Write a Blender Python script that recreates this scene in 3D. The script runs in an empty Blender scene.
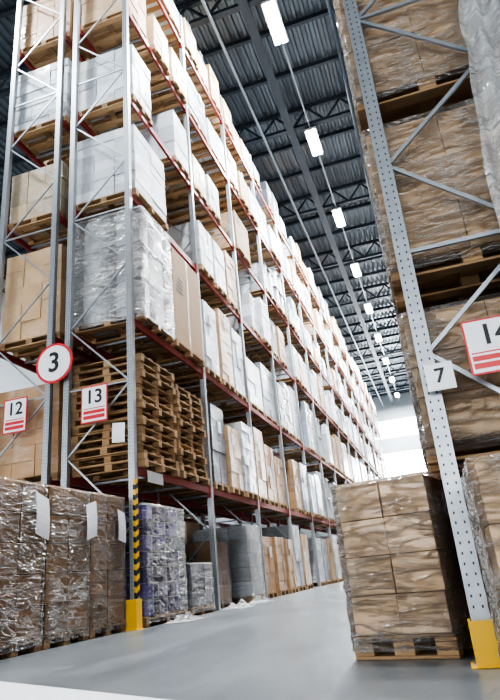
import bpy, math, random
from mathutils import Vector, Matrix, noise
R = random.Random(7)
S = bpy.context.scene
COL = S.collection

# ------------------------------------------------------------------ materials
MATS = {}
def new_mat(name):
    m = bpy.data.materials.new(name); m.use_nodes = True
    nt = m.node_tree; nt.nodes.clear()
    MATS[name] = m
    return m, nt, nt.nodes.new, nt.links.new
def simple(name, col, rough=.5, metal=0., emit=None, es=0., var=.08, nscale=6., bump=.0, coat=0.):
    m, nt, N, L = new_mat(name)
    o = N('ShaderNodeOutputMaterial'); b = N('ShaderNodeBsdfPrincipled'); L(b.outputs[0], o.inputs[0])
    tc = N('ShaderNodeTexCoord'); no = N('ShaderNodeTexNoise'); no.inputs['Scale'].default_value = nscale; no.inputs['Detail'].default_value = 5
    L(tc.outputs['Object'], no.inputs['Vector'])
    r = N('ShaderNodeMixRGB'); r.inputs[1].default_value = (*[c*(1-var) for c in col], 1); r.inputs[2].default_value = (*[min(1, c*(1+var)) for c in col], 1)
    L(no.outputs['Fac'], r.inputs[0]); L(r.outputs[0], b.inputs['Base Color'])
    b.inputs['Roughness'].default_value = rough; b.inputs['Metallic'].default_value = metal
    b.inputs['Coat Weight'].default_value = coat
    if bump:
        bp = N('ShaderNodeBump'); bp.inputs['Strength'].default_value = bump; bp.inputs['Distance'].default_value = .01
        L(no.outputs['Fac'], bp.inputs['Height']); L(bp.outputs[0], b.inputs['Normal'])
    if emit:
        b.inputs['Emission Color'].default_value = (*emit, 1); b.inputs['Emission Strength'].default_value = es
    return m
def crease(N, L, scale=1.):
    """ridged anisotropic folds of stretch film -> height 0..1 (sharp ridges)"""
    tc = N('ShaderNodeTexCoord'); outs = []
    for rot, sc in (((.5, .35, .1), (1.6, 1.6, 9)), ((-.7, -.5, .3), (2.5, 2.5, 7))):
        mp = N('ShaderNodeMapping'); mp.inputs['Scale'].default_value = [q*scale for q in sc]; mp.inputs['Rotation'].default_value = rot
        L(tc.outputs['Object'], mp.inputs[0])
        no = N('ShaderNodeTexNoise'); no.inputs['Scale'].default_value = 1.3; no.inputs['Detail'].default_value = 4; no.inputs['Distortion'].default_value = .8
        L(mp.outputs[0], no.inputs['Vector'])
        a = N('ShaderNodeMath'); a.operation = 'SUBTRACT'; a.inputs[1].default_value = .5; L(no.outputs['Fac'], a.inputs[0])
        b = N('ShaderNodeMath'); b.operation = 'ABSOLUTE'; L(a.outputs[0], b.inputs[0])
        c = N('ShaderNodeMapRange'); c.inputs['From Min'].default_value = 0; c.inputs['From Max'].default_value = .07
        c.inputs['To Min'].default_value = 1; c.inputs['To Max'].default_value = 0; L(b.outputs[0], c.inputs[0])
        outs.append(c)
    mx = N('ShaderNodeMath'); mx.operation = 'ADD'; L(outs[0].outputs[0], mx.inputs[0]); L(outs[1].outputs[0], mx.inputs[1])
    # broad patches where the film is bunched
    n3 = N('ShaderNodeTexNoise'); n3.inputs['Scale'].default_value = 2.2*scale; n3.inputs['Detail'].default_value = 3; L(tc.outputs['Object'], n3.inputs['Vector'])
    cr = N('ShaderNodeMapRange'); cr.inputs['From Min'].default_value = .45; cr.inputs['From Max'].default_value = .68; L(n3.outputs['Fac'], cr.inputs[0])
    mu = N('ShaderNodeMath'); mu.operation = 'MULTIPLY'; L(mx.outputs[0], mu.inputs[0]); L(cr.outputs[0], mu.inputs[1])
    return mx, mu
def wrapped(name, col, film=.5, var=.25):
    m, nt, N, L = new_mat(name)
    o = N('ShaderNodeOutputMaterial'); b = N('ShaderNodeBsdfPrincipled'); L(b.outputs[0], o.inputs[0])
    g = N('ShaderNodeNewGeometry')
    r = N('ShaderNodeMixRGB'); r.inputs[1].default_value = (*[c*(1-var) for c in col], 1); r.inputs[2].default_value = (*[min(1, c*(1+var*.6)) for c in col], 1)
    L(g.outputs['Random Per Island'], r.inputs[0])
    h, pt = crease(N, L)
    mu = N('ShaderNodeMath'); mu.operation = 'MULTIPLY'; mu.inputs[1].default_value = film*.5; mu.use_clamp = True; L(pt.outputs[0], mu.inputs[0])
    mx = N('ShaderNodeMixRGB'); mx.inputs[2].default_value = (.72, .76, .8, 1)
    L(mu.outputs[0], mx.inputs[0]); L(r.outputs[0], mx.inputs[1]); L(mx.outputs[0], b.inputs['Base Color'])
    bp = N('ShaderNodeBump'); bp.inputs['Strength'].default_value = .8; bp.inputs['Distance'].default_value = .012
    L(h.outputs[0], bp.inputs['Height']); L(bp.outputs[0], b.inputs['Coat Normal'])
    b.inputs['Roughness'].default_value = .6; b.inputs['Coat Weight'].default_value = min(1, film*1.8); b.inputs['Coat Roughness'].default_value = .12
    return m
def film_mat(name, base=.08, streak=.5, scale=1.):
    m, nt, N, L = new_mat(name)
    o = N('ShaderNodeOutputMaterial'); b = N('ShaderNodeBsdfPrincipled'); t = N('ShaderNodeBsdfTransparent'); mix = N('ShaderNodeMixShader')
    h, pt = crease(N, L, scale)
    ma = N('ShaderNodeMath'); ma.operation = 'MULTIPLY_ADD'; ma.inputs[1].default_value = streak; ma.inputs[2].default_value = base
    L(pt.outputs[0], ma.inputs[0])
    fr = N('ShaderNodeFresnel'); fr.inputs[0].default_value = 1.38
    bp = N('ShaderNodeBump'); bp.inputs['Strength'].default_value = 1.; bp.inputs['Distance'].default_value = .016
    L(h.outputs[0], bp.inputs['Height']); L(bp.outputs[0], b.inputs['Normal']); L(bp.outputs[0], fr.inputs['Normal'])
    ad = N('ShaderNodeMath'); ad.operation = 'ADD'; ad.use_clamp = True; L(fr.outputs[0], ad.inputs[0]); L(ma.outputs[0], ad.inputs[1])
    b.inputs['Base Color'].default_value = (.78, .77, .76, 1); b.inputs['Roughness'].default_value = .12; b.inputs['Specular IOR Level'].default_value = 1.
    L(ad.outputs[0], mix.inputs[0]); L(t.outputs[0], mix.inputs[1]); L(b.outputs[0], mix.inputs[2]); L(mix.outputs[0], o.inputs[0])
    return m
def wood(name, col):
    m, nt, N, L = new_mat(name)
    o = N('ShaderNodeOutputMaterial'); b = N('ShaderNodeBsdfPrincipled'); L(b.outputs[0], o.inputs[0])
    g = N('ShaderNodeNewGeometry'); tc = N('ShaderNodeTexCoord')
    no = N('ShaderNodeTexNoise'); no.inputs['Scale'].default_value = 9; no.inputs['Detail'].default_value = 6; L(tc.outputs['Object'], no.inputs['Vector'])
    r = N('ShaderNodeMixRGB'); r.inputs[1].default_value = (*[c*.5 for c in col], 1); r.inputs[2].default_value = (*[min(1, c*1.45) for c in col], 1)
    ad = N('ShaderNodeMath'); ad.operation = 'MULTIPLY_ADD'; ad.inputs[1].default_value = .7; L(g.outputs['Random Per Island'], ad.inputs[0])
    mu = N('ShaderNodeMath'); mu.operation = 'MULTIPLY'; mu.inputs[1].default_value = .3; L(no.outputs['Fac'], mu.inputs[0]); L(mu.outputs[0], ad.inputs[2])
    L(ad.outputs[0], r.inputs[0]); L(r.outputs[0], b.inputs['Base Color']); b.inputs['Roughness'].default_value = .8
    return m

wood('wood', (.33, .21, .11))
wrapped('carton', (.42, .25, .125), .30, .2)
wrapped('carton_light', (.50, .335, .19), .30, .12)
simple('carton_plain', (.37, .245, .14), .7, var=.12, nscale=3)
wrapped('white', (.50, .535, .57), .4, .3)
wrapped('grey', (.25, .29, .33), .5, .35)
wrapped('purple', (.10, .07, .28), .10, .6)
wrapped('dark', (.09, .09, .11), .3, .4)
wrapped('tan', (.40, .31, .20), .5, .25)
film_mat('film', .01, .17)
film_mat('film_thin', .0, .12)
film_mat('film_heavy', .16, .4, .8)
film_mat('film_sheet', .34, .5, .8)
simple('galv', (.36, .385, .41), .42, .65, var=.2, nscale=12)
simple('brace', (.38, .41, .44), .4, .65)
simple('hole', (.03, .03, .035), .9)
simple('beam_red', (.22, .03, .025), .45)
simple('yellow', (.80, .46, .02), .45)
simple('black', (.015, .015, .015), .5)
simple('paper', (.70, .72, .75), .7, var=.03)
simple('red', (.60, .03, .04), .4)
simple('signwhite', (.78, .79, .82), .4, var=.02)
simple('deck', (.12, .145, .17), .38, .5, var=.3, nscale=.6)
simple('steel', (.042, .055, .07), .5, .4, var=.2)
simple('pipe', (.30, .35, .39), .35, .6)
simple('lamp_body', (.6, .62, .65), .4, .4)
simple('tube', (1, 1, 1), .5, emit=(.93, .97, 1), es=80.)
simple('glass_bright', (1, 1, 1), .5, emit=(.95, .98, 1), es=7.)
simple('glass_daylight', (1, 1, 1), .5, emit=(.95, .98, 1), es=30.)
simple('wall', (.54, .58, .61), .6, var=.06, nscale=.4)
simple('frame', (.4, .44, .47), .5)
simple('floor_glare', (.66, .68, .70), .4, var=.06, nscale=4)  # pale colour standing in for floor brightened by window reflection

def floor_mat():
    m, nt, N, L = new_mat('concrete')
    o = N('ShaderNodeOutputMaterial'); b = N('ShaderNodeBsdfPrincipled'); L(b.outputs[0], o.inputs[0])
    tc = N('ShaderNodeTexCoord'); n1 = N('ShaderNodeTexNoise'); n1.inputs['Scale'].default_value = .9; n1.inputs['Detail'].default_value = 10; n1.inputs['Roughness'].default_value = .7
    mp = N('ShaderNodeMapping'); mp.inputs['Scale'].default_value = (1.6, .45, 1); L(tc.outputs['Object'], mp.inputs[0]); L(mp.outputs[0], n1.inputs['Vector'])
    n2 = N('ShaderNodeTexNoise'); n2.inputs['Scale'].default_value = 22; n2.inputs['Detail'].default_value = 6; L(tc.outputs['Object'], n2.inputs['Vector'])
    r = N('ShaderNodeValToRGB'); r.color_ramp.elements[0].color = (.105, .118, .128, 1); r.color_ramp.elements[1].color = (.215, .23, .242, 1)
    r.color_ramp.elements[0].position = .3; r.color_ramp.elements[1].position = .7
    L(n1.outputs['Fac'], r.inputs[0])
    mx = N('ShaderNodeMixRGB'); mx.blend_type = 'MULTIPLY'; mx.inputs[0].default_value = .35; L(r.outputs[0], mx.inputs[1]); L(n2.outputs['Fac'], mx.inputs[2])
    L(mx.outputs[0], b.inputs['Base Color'])
    rr = N('ShaderNodeMapRange'); rr.inputs['To Min'].default_value = .20; rr.inputs['To Max'].default_value = .42; L(n1.outputs['Fac'], rr.inputs[0]); L(rr.outputs[0], b.inputs['Roughness'])
    bp = N('ShaderNodeBump'); bp.inputs['Strength'].default_value = .05; L(n2.outputs['Fac'], bp.inputs['Height']); L(bp.outputs[0], b.inputs['Normal'])
floor_mat()

# ------------------------------------------------------------------ mesh builder
class MB:
    def __init__(s): s.v = []; s.f = []; s.m = []; s.names = []; s.M = Matrix.Identity(4)
    def mi(s, n):
        if n not in s.names: s.names.append(n)
        return s.names.index(n)
    def quad(s, pts, mat):
        b = len(s.v); s.v += [tuple(s.M @ Vector(p)) for p in pts]; s.f.append(tuple(range(b, b+len(pts)))); s.m.append(s.mi(mat))
    def box(s, x0, x1, y0, y1, z0, z1, mat, rz=0.):
        b = len(s.v); i = s.mi(mat)
        P = [(x0, y0, z0), (x1, y0, z0), (x1, y1, z0), (x0, y1, z0), (x0, y0, z1), (x1, y0, z1), (x1, y1, z1), (x0, y1, z1)]
        if rz:
            cx, cy = (x0+x1)/2, (y0+y1)/2; c, q = math.cos(rz), math.sin(rz)
            P = [(cx+(x-cx)*c-(y-cy)*q, cy+(x-cx)*q+(y-cy)*c, z) for x, y, z in P]
        s.v += [tuple(s.M @ Vector(p)) for p in P]
        for f in ((0, 3, 2, 1), (4, 5, 6, 7), (0, 1, 5, 4), (1, 2, 6, 5), (2, 3, 7, 6), (3, 0, 4, 7)):
            s.f.append(tuple(b+k for k in f)); s.m.append(i)
    def bar(s, a, c, t, mat, t2=None):
        a, c = Vector(a), Vector(c); d = (c-a).normalized()
        up = Vector((0, 0, 1)) if abs(d.z) < .95 else Vector((0, 1, 0))
        u = d.cross(up).normalized()*t/2; w = d.cross(u).normalized()*(t2 or t)/2
        b = len(s.v); i = s.mi(mat)
        for p in (a, c):
            for q in (u+w, u-w, -u-w, -u+w): s.v.append(tuple(s.M @ (p+q)))
        for f in ((0, 1, 2, 3), (7, 6, 5, 4), (0, 4, 5, 1), (1, 5, 6, 2), (2, 6, 7, 3), (3, 7, 4, 0)):
            s.f.append(tuple(b+k for k in f)); s.m.append(i)
    def cyl(s, cx, cy, z0, z1, r, mat, n=14):
        b = len(s.v); i = s.mi(mat)
        for z in (z0, z1):
            for k in range(n):
                a = 2*math.pi*k/n; s.v.append(tuple(s.M @ Vector((cx+r*math.cos(a), cy+r*math.sin(a), z))))
        for k in range(n):
            s.f.append((b+k, b+(k+1) % n, b+n+(k+1) % n, b+n+k)); s.m.append(i)
        s.f.append(tuple(b+n+k for k in range(n))); s.m.append(i)
    def obj(s, name, parent=None, bevel=0.):
        me = bpy.data.meshes.new(name); me.from_pydata(s.v, [], s.f)
        for n in s.names: me.materials.append(MATS[n])
        me.polygons.foreach_set('material_index', s.m); me.update()
        o = bpy.data.objects.new(name, me); COL.objects.link(o)
        if parent: o.parent = parent
        if bevel:
            md = o.modifiers.new('bevel', 'BEVEL'); md.width = bevel; md.segments = 2; md.limit_method = 'ANGLE'
        return o

def pallet(mb, x0, x1, y0, y1, z, detail=True):
    w = y1-y0; l = x1-x0
    if detail:
        n = 5
        for k in range(n):
            yy = y0+(w-.13)*k/(n-1); mb.box(x0, x1, yy, yy+.13, z+.122, z+.144, 'wood')
    else:
        mb.box(x0, x1, y0, y1, z+.122, z+.144, 'wood')
    for k in range(3):
        xx = x0+(l-.14)*k/2; mb.box(xx, xx+.14, y0, y1, z+.1, z+.122, 'wood')
        yy = y0+(w-.12)*k/2
        mb.box(x0, x1, yy, yy+.12, z, z+.022, 'wood')
        for j in range(3):
            xx = x0+(l-.14)*j/2; mb.box(xx, xx+.14, yy, yy+.12, z+.022, z+.1, 'wood')
def goods(mb, x0, x1, y0, y1, z0, z1, mat, nx, ny, nz, j=.006, rng=R):
    dx, dy, dz = (x1-x0)/nx, (y1-y0)/ny, (z1-z0)/nz
    for k in range(nz):
        for a in range(nx):
            for b in range(ny):
                if 0 < a < nx-1 and 0 < b < ny-1 and k < nz-1: continue
                ox, oy = rng.uniform(-j, j), rng.uniform(-j, j)
                mb.box(x0+a*dx+.003+ox, x0+(a+1)*dx-.003+ox, y0+b*dy+.003+oy, y0+(b+1)*dy-.003+oy, z0+k*dz, z0+(k+1)*dz-.004, mat)
def load(mb, x0, x1, y0, y1, z, h, kind, rng=R, detail=False, aisle=1):
    if kind == 'pallets':
        n = int(h/.15)
        for k in range(n):
            o = rng.uniform(-.05, .05); p = rng.uniform(-.03, .03)
            pallet(mb, x0+o, x1+o, y0+p, y1+p, z+k*.147, True)
        return
    pallet(mb, x0, x1, y0, y1, z, detail)
    zb, zt = z+.146, z+h
    i = .02
    X0, X1, Y0, Y1 = x0+i, x1-i, y0+i, y1-i
    if kind == 'drum':
        nz = max(1, round((zt-zb)/.9)); r = (Y1-Y0)/4
        ny = 2; nx = max(2, round((X1-X0)/(2*r)))
        for k in range(nz):
            for a in range(nx):
                for b in range(ny):
                    dz = (zt-zb)/nz
                    mb.cyl(X0+(a+.5)*(X1-X0)/nx, Y0+(b+.5)*(Y1-Y0)/ny, zb+k*dz, zb+(k+1)*dz-.02, r*.97, 'white', 20)
            mb.box(X0, X1, Y0, Y1, zb+(k+1)*dz-.02, zb+(k+1)*dz, 'grey')
    elif kind == 'tall':
        mb.box(X0, X1, Y0, Y1, zb, zt, 'carton_plain')
        fx = X1+.003 if aisle > 0 else X0-.003
        mb.box(min(fx, fx-.002), max(fx, fx-.002)+.001, (Y0+Y1)/2-.03, (Y0+Y1)/2+.03, zb, zt, 'tan')
        for q in range(4):
            zz = zb+.55+(zt-zb)*.3+q*.1
            mb.box(fx, fx+.003, Y0+.12+.04*q, Y0+.5, zz, zz+.045, 'black')
    elif kind == 'rolls':
        nz = max(3, round((zt-zb)/.25)); dz = (zt-zb)/nz
        for k in range(nz):
            for a in range(4):
                for b in range(3):
                    if 0 < a < 3 and b == 1: continue
                    mb.cyl(X0+(a+.5)*(X1-X0)/4, Y0+(b+.5)*(Y1-Y0)/3, zb+k*dz+.004, zb+(k+1)*dz-.012, min((X1-X0)/8, (Y1-Y0)/6)*.99, 'purple', 12)
            mb.box(X0+.06, X1-.06, Y0+.06, Y1-.06, zb+(k+1)*dz-.012, zb+(k+1)*dz+.002, 'grey')
    else:
        nz = max(2, round((zt-zb)/rng.choice([.22, .3, .38, .45])))
        goods(mb, X0, X1, Y0, Y1, zb, zt, kind, 3, rng.choice([2, 2, 3]), nz, rng=rng, j=.01)
        if rng.random() < .4:
            fx = X1+.012 if aisle > 0 else X0-.012
            yy = rng.uniform(Y0+.1, Y1-.35); zz = zb+(zt-zb)*rng.uniform(.4, .8)
            mb.box(fx, fx+.003, yy, yy+.2, zz, zz+.28, 'paper')

def film_shell(name, x0, x1, y0, y1, z0, z1, parent, M=None, mat='film', seed=0, amp=.018, taper=0.):
    e = .012; x0 -= e; x1 += e; y0 -= e; y1 += e
    per = []
    def seg(ax, ay, bx, by):
        n = max(4, int(math.hypot(bx-ax, by-ay)/.04))
        for k in range(n): per.append((ax+(bx-ax)*k/n, ay+(by-ay)*k/n))
    c = .03
    seg(x0+c, y0, x1-c, y0); seg(x1-c, y0, x1, y0+c); seg(x1, y0+c, x1, y1-c); seg(x1, y1-c, x1-c, y1)
    seg(x1-c, y1, x0+c, y1); seg(x0+c, y1, x0, y1-c); seg(x0, y1-c, x0, y0+c); seg(x0, y0+c, x0+c, y0)
    n = len(per); nz = max(6, int((z1-z0)/.04)); V = []; F = []
    cx, cy = (x0+x1)/2, (y0+y1)/2
    for k in range(nz+1):
        z = z0+(z1-z0)*k/nz
        for (x, y) in per:
            d = Vector((x-cx, y-cy, 0)).normalized()
            q1 = noise.noise(Vector((x*4+seed, y*4, z*12+x*5+y*5)))
            q2 = noise.noise(Vector((x*7-z*5, y*7+seed, z*16)))
            nn = (1-abs(q1)*3.5)*.6+(1-abs(q2)*3.5)*.3
            q = max(0, nn)*amp+.003
            V.append(Vector((x, y, z))+d*q)
    for k in range(nz):
        for i in range(n):
            F.append((k*n+i, k*n+(i+1) % n, (k+1)*n+(i+1) % n, (k+1)*n+i))
    prev = nz*n
    for ring in (.75, .4):
        b = len(V)
        for (x, y) in per:
            V.append(Vector((cx+(x-cx)*ring, cy+(y-cy)*ring, z1+.012+.012*noise.noise(Vector((x*6, y*6, ring*9+seed))))))
        for i in range(n): F.append((prev+i, prev+(i+1) % n, b+(i+1) % n, b+i))
        prev = b
    F.append(tuple(prev+i for i in range(n)))
    me = bpy.data.meshes.new(name); me.from_pydata([tuple((M @ v) if M else v) for v in V], [], F); me.materials.append(MATS[mat])
    for p in me.polygons: p.use_smooth = True
    o = bpy.data.objects.new(name, me); COL.objects.link(o); o.parent = parent
    return o

# ------------------------------------------------------------------ racks
def frame(mb, xa, xb, y, H, detail, first=1.0):
    for px in (xa, xb):
        w, d, t = .11, .10, .012
        mb.box(px-w/2, px+w/2, y, y+t, .012, H, 'galv')
        mb.box(px-w/2, px-w/2+t, y+t, y+d, .012, H, 'galv'); mb.box(px+w/2-t, px+w/2, y+t, y+d, .012, H, 'galv')
        mb.box(px-.09, px+.09, y-.03, y+.13, .001, .012, 'galv')
        if detail:
            z = .3
            while z < H-.1:
                for s in (-.026, .026):
                    mb.box(px+s-.005, px+s+.005, y-.0015, y+.002, z, z+.016, 'hole')
                z += .06
    z = .35; k = 0; st = first; yy = y+.05
    a, b = xa+.05, xb-.05
    mb.bar((a, yy, .25), (b, yy, .25), .03, 'brace')
    while z+st < H:
        if k % 2 == 0: mb.bar((a, yy, z), (b, yy, z+st), .026, 'brace', .03)
        else: mb.bar((b, yy, z), (a, yy, z+st), .026, 'brace', .03)
        if k % 3 == 2: mb.bar((a, yy, z+st+.03), (b, yy, z+st+.03), .026, 'brace', .03)
        z += st+.05; k += 1
def rack(name, xa, xb, Y0, pitch, nb, levels, H, st):
    mb = MB()
    for k in range(nb+1): frame(mb, xa, xb, Y0+k*pitch, H, k < 2, st)
    for z in levels:
        for k in range(nb):
            a, b = Y0+k*pitch+.10, Y0+(k+1)*pitch
            for px in (xa, xb):
                mb.box(px-.03, px+.03, a, b, z-.13, z, 'beam_red')
                for e in (a, b-.05): mb.box(px-.045, px+.045, e, e+.05, z-.22, z+.05, 'beam_red')
            for q in (.25, .75):
                yy = a+(b-a)*q; mb.box(xa+.03, xb-.03, yy-.02, yy+.02, z-.06, z-.02, 'galv')
    return mb.obj(name)

XL, YL, PL = -4.65, 8.5, 3.4
LV = [2.44, 5.14, 7.90, 10.4, 13.0, 15.5]
rack('pallet_rack', XL-1.28, XL, YL, PL, 16, LV, 16.6, 1.15)
rack('pallet_rack', -7.60, -6.32, YL, PL, 4, LV, 16.6, 1.15)
XR, YR, PR = .10, 3.96, 3.3
RV = [1.19, 2.58, 4.24, 6.2, 8.6, 11.0, 13.4]
rack('pallet_rack', XR, XR+.95, YR, PR, 17, RV, 14.6, .75)

def fill(xa, xb, Y0, pitch, nb, levels, tops, skip, name, aisle, wts, rng):
    for li, z in enumerate([0.0]+levels):
        mb = MB(); any_ = False
        for k in range(nb):
            a, b = Y0+k*pitch+.14, Y0+(k+1)*pitch-.04
            n = rng.choice([2, 3, 3])
            bayk = rng.choices(*wts)[0]
            for q in range(n):
                if (li, k) in skip: continue
                if rng.random() < .08: continue
                w = (b-a)/n; y0 = a+q*w+.05+rng.uniform(0, .06); y1 = a+(q+1)*w-.07
                clear = tops[li]; h = clear*(rng.uniform(.66, .95) if li < 4 else rng.uniform(.45, .9))
                kind = bayk if rng.random() < .45 else rng.choices(*wts)[0]
                if kind == 'pallets' and li > 2: kind = 'white'
                if li >= 4 and kind == 'carton' and rng.random() < .4: kind = 'white'
                ov = rng.uniform(.02, .12)
                load(mb, xa-ov, xb+ov, y0, y1, z+.001, h, kind, rng, k < 3, aisle); any_ = True
        if any_: mb.obj(name)
rng = random.Random(23)
topsL = [2.15, 2.35, 2.35, 2.1, 2.1, 2.1, 1.9]
W = (['white', 'carton', 'grey', 'carton_light', 'tan', 'drum', 'tall', 'pallets', 'dark'], [30, 19, 18, 11, 5, 5, 5, 2, 4])
fill(XL-1.28, XL, YL, PL, 16, LV, topsL, {(0, 0), (1, 0), (2, 0), (0, 1)}, 'wrapped_pallet_loads', 1, W, rng)
W2 = (['carton_light', 'white', 'carton', 'tan', 'grey'], [3, 4, 5, 2, 2])
fill(-7.60, -6.32, YL, PL, 3, LV, topsL, set(), 'wrapped_pallet_loads', 1, W2, rng)
topsR = [1.0, 1.12, 1.4, 1.8, 2.0, 2.0, 2.0, 1.3]
W3 = (['carton_light', 'carton', 'tan', 'white', 'grey'], [5, 6, 2, 3, 1])
fill(XR, XR+.95, YR, PR, 17, RV, topsR, {(1, 0), (2, 0), (3, 0)}, 'wrapped_pallet_loads', -1, W3, rng)

def single(name, x0, x1, y0, y1, z, h, kind, film=True, seed=0, aisle=1, mat='film', M=None, grid=None):
    mb = MB()
    if M: mb.M = M
    r2 = random.Random(seed+100)
    if grid:
        pallet(mb, x0, x1, y0, y1, z, True)
        goods(mb, x0+.015, x1-.015, y0+.015, y1-.015, z+.146, z+h, kind, *grid, rng=r2)
    else:
        load(mb, x0, x1, y0, y1, z, h, kind, r2, True, aisle)
    o = mb.obj(name, bevel=.005)
    if film: film_shell('stretch_film', x0, x1, y0, y1, z+.05, z+h+.01, o, M, mat, seed)
    return o
xa, xb = XL-1.33, XL+.08
single('wrapped_roll_pallet', xa, xb, 8.75, 10.3, .001, 1.85, 'rolls', seed=1, mat='film_thin')
single('wrapped_carton_pallet', xa, xb, 10.45, 11.6, .001, .9, 'dark', seed=2, mat='film_thin')
single('wooden_pallet_stack', xa, xb, 8.75, 10.15, 2.441, 2.1, 'pallets', False, 3)
single('wooden_pallet_stack', xa, xb, 10.3, 11.65, 2.441, 2.0, 'pallets', False, 4)
single('wrapped_drum_pallet', xa, xb+.1, 8.72, 10.05, 5.141, 2.45, 'drum', seed=5, mat='film_heavy')
single('tall_cardboard_box', xa, xb+.08, 10.2, 11.75, 5.141, 2.35, 'tall', False, 6)
single('wrapped_carton_pallet', xa, xb-.25, 12.2, 13.3, .001, 1.35, 'carton', seed=7)
single('wrapped_carton_pallet', xa, xb, 14.0, 15.1, .001, 1.75, 'white', seed=8)
for k in range(5):
    y1 = 8.42-k*.985
    single('wrapped_carton_pallet', -5.97, -4.74, y1-.94, y1, .001, 1.92-.01*k, 'carton', seed=20+k, grid=(3, 2, 5))
Mx = Matrix.Translation((-.06, 4.24, 0)) @ Matrix.Rotation(-math.radians(14), 4, 'Z')
single('wrapped_carton_pallet', -.70, 0, 0, .9, .001, 1.15, 'carton_light', seed=40, M=Mx, grid=(2, 2, 4), mat='film')
for li, (z, h) in enumerate([(1.19, 1.1), (2.58, 1.42), (4.24, 1.75)]):
    for q in range(3):
        y0 = YR+.16+q*1.03
        single('wrapped_carton_pallet', -.02, 1.18, y0, y0+.95, z+.001, h, 'carton_light', seed=50+li*3+q, aisle=-1, mat='film', grid=(2, 2, 3))
single('wrapped_carton_pallet', .17, 1.30, 2.85, 3.72, .001, 1.0, 'carton_light', seed=70, grid=(3, 2, 3), mat='film')

# plastic film hanging at right frame
V = []; F = []; nu, nv = 30, 80
for j in range(nv+1):
    z = 2.3+2.9*j/nv
    edge = .76+.08*noise.noise(Vector((0, 0, z*1.7)))+.09*(z-3)
    for i in range(nu+1):
        x = edge+.75*i/nu
        V.append((x, 3.82+.05*math.sin(i*1.1+z*1.2)+.06*noise.noise(Vector((x*5, 0, z*3))), z))
for j in range(nv):
    for i in range(nu):
        a = j*(nu+1)+i; F.append((a, a+1, a+nu+2, a+nu+1))
me = bpy.data.meshes.new('f'); me.from_pydata(V, [], F); me.materials.append(MATS['film_sheet'])
for p in me.polygons: p.use_smooth = True
o = bpy.data.objects.new('plastic_film_sheet', me); COL.objects.link(o)

def guard(name, x, y, zs, h=.42, w=.09):
    mb = MB(); mb.box(x-w, x+w, y-.08, y-.065, .001, h, 'yellow'); mb.box(x+w-.015, x+w, y-.065, y+.1, .001, h, 'yellow'); mb.box(x-w, x-w+.015, y-.065, y+.1, .001, h, 'yellow')
    mb.box(x-w-.03, x+w+.03, y-.1, y+.12, .0005, .008, 'yellow')
    if zs:
        n = 22
        for k in range(n):
            z0 = h+(zs-h)*k/n; z1 = h+(zs-h)*(k+1)/n
            c = 'yellow' if k % 2 else 'black'; s = .05
            mb.quad([(x+.064, y-.012, z0), (x+.064, y+.09, z0+s), (x+.064, y+.09, z1+s), (x+.064, y-.012, z1)], c)
            mb.quad([(x+.02, y-.006, z0+s*.3), (x+.062, y-.006, z0), (x+.062, y-.006, z1), (x+.02, y-.006, z1+s*.3)], c)
    return mb.obj(name, bevel=.003)
guard('post_guard', XL, YL, 2.2)
guard('post_guard', XR-.005, YR, 0, .24, .07)

# signs ------------------------------------------------------------
def text(parent, s, x, y, z, size, mat):
    cu = bpy.data.curves.new('t', 'FONT'); cu.body = s; cu.size = size; cu.align_x = 'CENTER'; cu.align_y = 'CENTER'; cu.extrude = .001; cu.offset = size*.018
    t = bpy.data.objects.new('t', cu); COL.objects.link(t)
    bpy.context.view_layer.update()
    me = bpy.data.meshes.new_from_object(t.evaluated_get(bpy.context.evaluated_depsgraph_get()))
    bpy.data.objects.remove(t)
    me.materials.clear(); me.materials.append(MATS[mat])
    o = bpy.data.objects.new('number', me); COL.objects.link(o); o.location = (x, y, z); o.rotation_euler = (math.pi/2, 0, 0); o.parent = parent
def rect_sign(name, s, x, y, z, w, h, border=True, lower=True, b=None):
    mb = MB(); mb.box(x-w/2, x+w/2, y, y+.006, z-h/2, z+h/2, 'red' if border else 'signwhite')
    b = b or w*.05
    mb.box(x-w/2+b, x+w/2-b, y-.003, y, z-h/2+b, z+h/2-b, 'signwhite')
    if lower:
        for (p, q) in ((.13, .105), (.40, .30), (.26, .17)):
            mb.box(x-w/2+b*2, x+w/2-b*2, y-.005, y-.003, z-h*p, z-h*q, 'red')
    mb.box(x-.03, x+.03, y+.006, y+.07, z+h*.1, z+h*.1+.04, 'galv')
    o = mb.obj(name); text(o, s, x, y-.006, z+(h*.18 if lower else 0), h*(.52 if lower else .75), 'black'); return o
def disc(mb, x, y, z, r, t, mat, n=48):
    b = len(mb.v); i = mb.mi(mat)
    for yy in (y, y+t):
        for k in range(n): mb.v.append((x+r*math.cos(2*math.pi*k/n), yy, z+r*math.sin(2*math.pi*k/n)))
    mb.f.append(tuple(b+k for k in range(n))); mb.m.append(i); mb.f.append(tuple(b+n+k for k in reversed(range(n)))); mb.m.append(i)
    for k in range(n): mb.f.append((b+k, b+n+k, b+n+(k+1) % n, b+(k+1) % n)); mb.m.append(i)
mb = MB(); disc(mb, -6.11, 8.38, 4.48, .385, .008, 'red'); disc(mb, -6.11, 8.374, 4.48, .335, .006, 'signwhite')
mb.box(-6.32, -5.93, 8.39, 8.465, 4.46, 4.5, 'galv')
o = mb.obj('round_aisle_sign'); text(o, '3', -6.11, 8.37, 4.48, .52, 'black')
rect_sign('bay_number_sign', '13', -5.29, 8.40, 3.58, .52, .66)
rect_sign('bay_number_sign', '12', -6.91, 8.40, 3.64, .50, .64)
rect_sign('bay_number_sign', '14', .545, 3.78, 1.83, .38, .37, b=.012)
rect_sign('post_number_sign', '7', .165, 3.88, 1.71, .18, .185, False, False)
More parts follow.
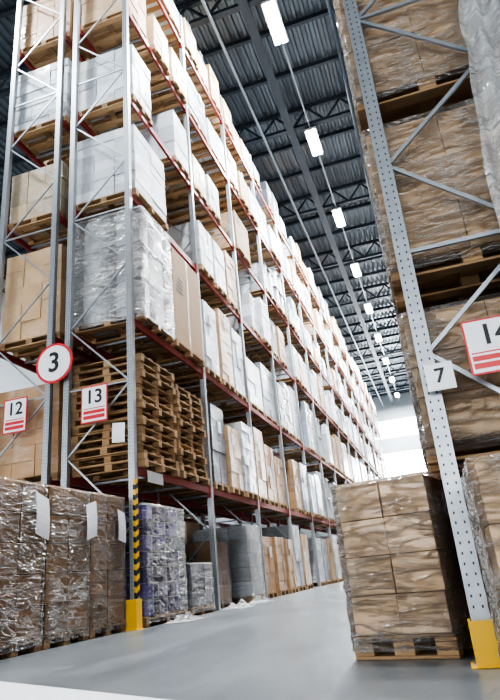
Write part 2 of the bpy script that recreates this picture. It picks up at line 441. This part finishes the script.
def sheet(x, y, z, w, h, rx=0., face='x'):
    mb = MB(); n = 6
    for k in range(n):
        f0, f1 = k/n, (k+1)/n
        c = lambda f: .05*math.sin(f*2.4)*h
        if face == 'x': mb.quad([(x+c(f0), y, z-h*f0), (x+c(f0), y+w, z-h*f0-rx*w), (x+c(f1), y+w, z-h*f1-rx*w), (x+c(f1), y, z-h*f1)], 'paper')
        else: mb.quad([(x, y-c(f0), z-h*f0), (x+w, y-c(f0), z-h*f0-rx*w), (x+w, y-c(f1), z-h*f1-rx*w), (x, y-c(f1), z-h*f1)], 'paper')
    mb.obj('paper_label')
sheet(-4.68, 6.15, 1.80, .26, .50, .3); sheet(-4.68, 7.25, 1.72, .25, .48, -.3); sheet(-4.68, 8.1, 1.72, .22, .45, .2)
sheet(-4.98, 8.47, 3.2, .24, .34, .1, 'y'); sheet(-4.60, 8.95, 2.42, .6, .2, .0)
for n, (x, y, r) in enumerate(((-4.27, 9.5, .26), (-4.24, 12.1, .3), (-4.24, 13.6, .28))):
    V = []; F = []; g = 12
    for j in range(g+1):
        for i in range(g+1):
            u, v_ = i/g*2-1, j/g*2-1
            V.append((x+u*r*.8, y+v_*r*1.4, .012+max(0, (1-u*u)*(1-v_*v_))*.12*(.6+noise.noise(Vector((u*3+n*5, v_*3, 0)))*1.2)))
    for j in range(g):
        for i in range(g): a = j*(g+1)+i; F.append((a, a+1, a+g+2, a+g+1))
    me = bpy.data.meshes.new('f'); me.from_pydata(V, [], F); me.materials.append(MATS['film_heavy'])
    o = bpy.data.objects.new('film_scrap', me); COL.objects.link(o)

# ------------------------------------------------------------------ room shell
def plane(name, pts, mat):
    mb = MB(); mb.quad(pts, mat); return mb.obj(name)
X0, X1, Y0, Y1, ZC = -24, 10, -12, 73, 20.2
plane('floor', [(X0, Y0, 0), (X1, Y0, 0), (X1, Y1, 0), (X0, Y1, 0)], 'concrete')
mb = MB()
p = .33; x = X0
while x < X1:
    zs = [(x, ZC), (x+.14, ZC), (x+.18, ZC-.09), (x+.29, ZC-.09), (x+p, ZC)]
    for a, b in zip(zs, zs[1:]): mb.quad([(a[0], Y0, a[1]), (b[0], Y0, b[1]), (b[0], Y1, b[1]), (a[0], Y1, a[1])], 'deck')
    x += p
mb.obj('ceiling')
plane('wall_left', [(X0, Y0, 0), (X0, Y1, 0), (X0, Y1, ZC), (X0, Y0, ZC)], 'wall')
plane('wall_right', [(X1, Y0, 0), (X1, Y0, ZC), (X1, Y1, ZC), (X1, Y1, 0)], 'wall')
WB = ((9.2, 12.9), (14.8, 17.0))
mb = MB()
for (a, b) in ((0, 9.2), (12.9, 14.8), (17.0, ZC)): mb.box(X0, X1, Y1, Y1+.3, a, b, 'wall')
for (a, b) in WB:
    mb.box(X0, -7.4, Y1, Y1+.3, a, b, 'wall'); mb.box(1.5, X1, Y1, Y1+.3, a, b, 'wall')
mb.obj('wall_back')
for n, (a, b) in enumerate(WB):
    mb = MB(); mb.box(-7.4, 1.5, Y1+.15, Y1+.2, a, b, 'glass_daylight' if n == 0 else 'glass_bright')
    for k in range(8):
        xx = -7.4+8.9*k/7; mb.box(xx-.04, xx+.04, Y1+.05, Y1+.14, a, b, 'frame')
    mb.box(-7.4, 1.5, Y1+.05, Y1+.14, (a+b)/2-.04, (a+b)/2+.04, 'frame')
    mb.obj('added_window_%d' % (n+1))
added_wins = [(-20, -15), (-12.5, -7.5), (-5, 0), (2.5, 7.5)]; za, zb = 1.0, 6.0  # unseen glowing windows behind the camera, added for light and film reflections
mb = MB(); mb.box(X0, X1, Y0-.3, Y0, 0, za, 'wall'); mb.box(X0, X1, Y0-.3, Y0, zb, ZC, 'wall')
e = X0
for (a, b) in added_wins: mb.box(e, a, Y0-.3, Y0, za, zb, 'wall'); e = b
mb.box(e, X1, Y0-.3, Y0, za, zb, 'wall'); mb.obj('wall_front')
for n, (a, b) in enumerate(added_wins):
    mb = MB(); mb.box(a, b, Y0-.2, Y0-.16, za, zb, 'glass_bright')
    for k in range(5): xx = a+(b-a)*k/4; mb.box(xx-.05, xx+.05, Y0-.15, Y0-.05, za, zb, 'frame')
    for k in range(4): zz = za+(zb-za)*k/3; mb.box(a, b, Y0-.15, Y0-.05, zz-.05, zz+.05, 'frame')
    mb.obj('added_window_%d' % (n+3))
plane('floor_glare_band', [(-7.6, 6.34, .002), (-7.8, 5.94, .002), (1.0, 1.54, .002), (1.2, 1.94, .002)], 'floor_glare')  # bright window reflection on the concrete, painted as a pale strip

# roof steel
mb = MB(); k = 0
y = 1.0
while y < Y1:
    mb.box(X0, X1, y-.11, y+.11, 18.95, 19.09, 'steel'); mb.box(X0, X1, y-.11, y+.11, 19.95, 20.09, 'steel')
    x = X0
    while x < X1-1.2:
        mb.bar((x, y, 19.05), (x+.75, y, 19.95), .08, 'steel'); mb.bar((x+.75, y, 19.95), (x+1.5, y, 19.05), .08, 'steel'); x += 1.5
    y += 6.6
mb.obj('roof_truss')
mb = MB(); y = 3.2
while y < Y1:
    mb.box(X0, X1, y-.07, y+.07, 19.90, 20.10, 'steel'); y += 2.2
mb.obj('roof_purlin')
def pipe(name, x, z, r, mat='pipe'):
    mb = MB(); n = 12; b = 0
    for yy in (Y0+.3, Y1-.3):
        for k in range(n): mb.v.append((x+r*math.cos(2*math.pi*k/n), yy, z+r*math.sin(2*math.pi*k/n)))
    for k in range(n): mb.f.append((k, n+k, n+(k+1) % n, (k+1) % n)); mb.m.append(mb.mi(mat))
    yy = 1.0
    while yy < Y1: mb.bar((x, yy, z), (x, yy, 18.95), .025, mat); yy += 6.6
    mb.obj(name)
pipe('sprinkler_pipe', -4.3, 18.7, .06); pipe('sprinkler_pipe', -.3, 18.6, .08, 'steel')
mb = MB(); mb.box(-3.25, -2.95, Y0+.3, Y1-.3, 18.88, 18.93, 'steel'); mb.box(-3.27, -3.25, Y0+.3, Y1-.3, 18.88, 18.95, 'steel'); mb.box(-2.95, -2.93, Y0+.3, Y1-.3, 18.88, 18.95, 'steel'); mb.obj('cable_tray')
mb = MB(); mb.box(-2.28, -2.22, Y0+.3, Y1-.3, 18.86, 18.94, 'pipe'); mb.obj('lighting_rail')

def lamp(x, y, z, power):
    mb = MB(); mb.box(x-.26, x+.26, y-.9, y+.9, z, z+.10, 'lamp_body')
    for s in (-.12, .12): mb.box(x+s-.07, x+s+.07, y-.85, y+.85, z-.035, z, 'tube')
    for q in (-.6, .6): mb.bar((x, y+q, z+.1), (x, y+q, z+.23), .02, 'lamp_body')
    o = mb.obj('ceiling_lamp')
    ld = bpy.data.lights.new('tube_light', 'AREA'); ld.shape = 'RECTANGLE'; ld.size = .46; ld.size_y = 1.75; ld.energy = power; ld.color = (.92, .965, 1)
    lo = bpy.data.objects.new('tube_light', ld); COL.objects.link(lo); lo.location = (x, y, z-.045); lo.parent = o
for k in range(-1, 9): lamp(-2.25, 15.3+6.6*k-.3, 18.65, 1600)
for k in range(3): lamp(-10.6, 5+8*k, 18.65, 1200)  # unseen lamps over the next aisle, added to light the back rack

w = bpy.data.worlds.new('world'); S.world = w; w.use_nodes = True
bg = w.node_tree.nodes['Background']; bg.inputs[0].default_value = (.80, .90, 1, 1); bg.inputs[1].default_value = 1.0

# ------------------------------------------------------------------ camera
a = Vector((200, 206, 580)).normalized(); v = Vector((-145, -1498, 580)); v = (v-a*v.dot(a)).normalized()
t = a.cross(v).normalized()
if t.x < 0: t = -t
right = Vector((t.x, a.x, v.x)); down = Vector((t.y, a.y, v.y)); fwd = Vector((t.z, a.z, v.z))
M = Matrix((right, -down, -fwd)).transposed().to_4x4(); M.translation = (0, 0, .6)
cd = bpy.data.cameras.new('camera'); cam = bpy.data.objects.new('camera', cd); COL.objects.link(cam)
cam.matrix_world = M; cd.sensor_fit = 'VERTICAL'; cd.sensor_height = 24; cd.lens = 580/700*24; cd.clip_end = 300
S.camera = cam
try:
    S.view_settings.view_transform = 'AgX'; S.view_settings.look = 'AgX - High Contrast'
except Exception: pass
S.view_settings.exposure = .6
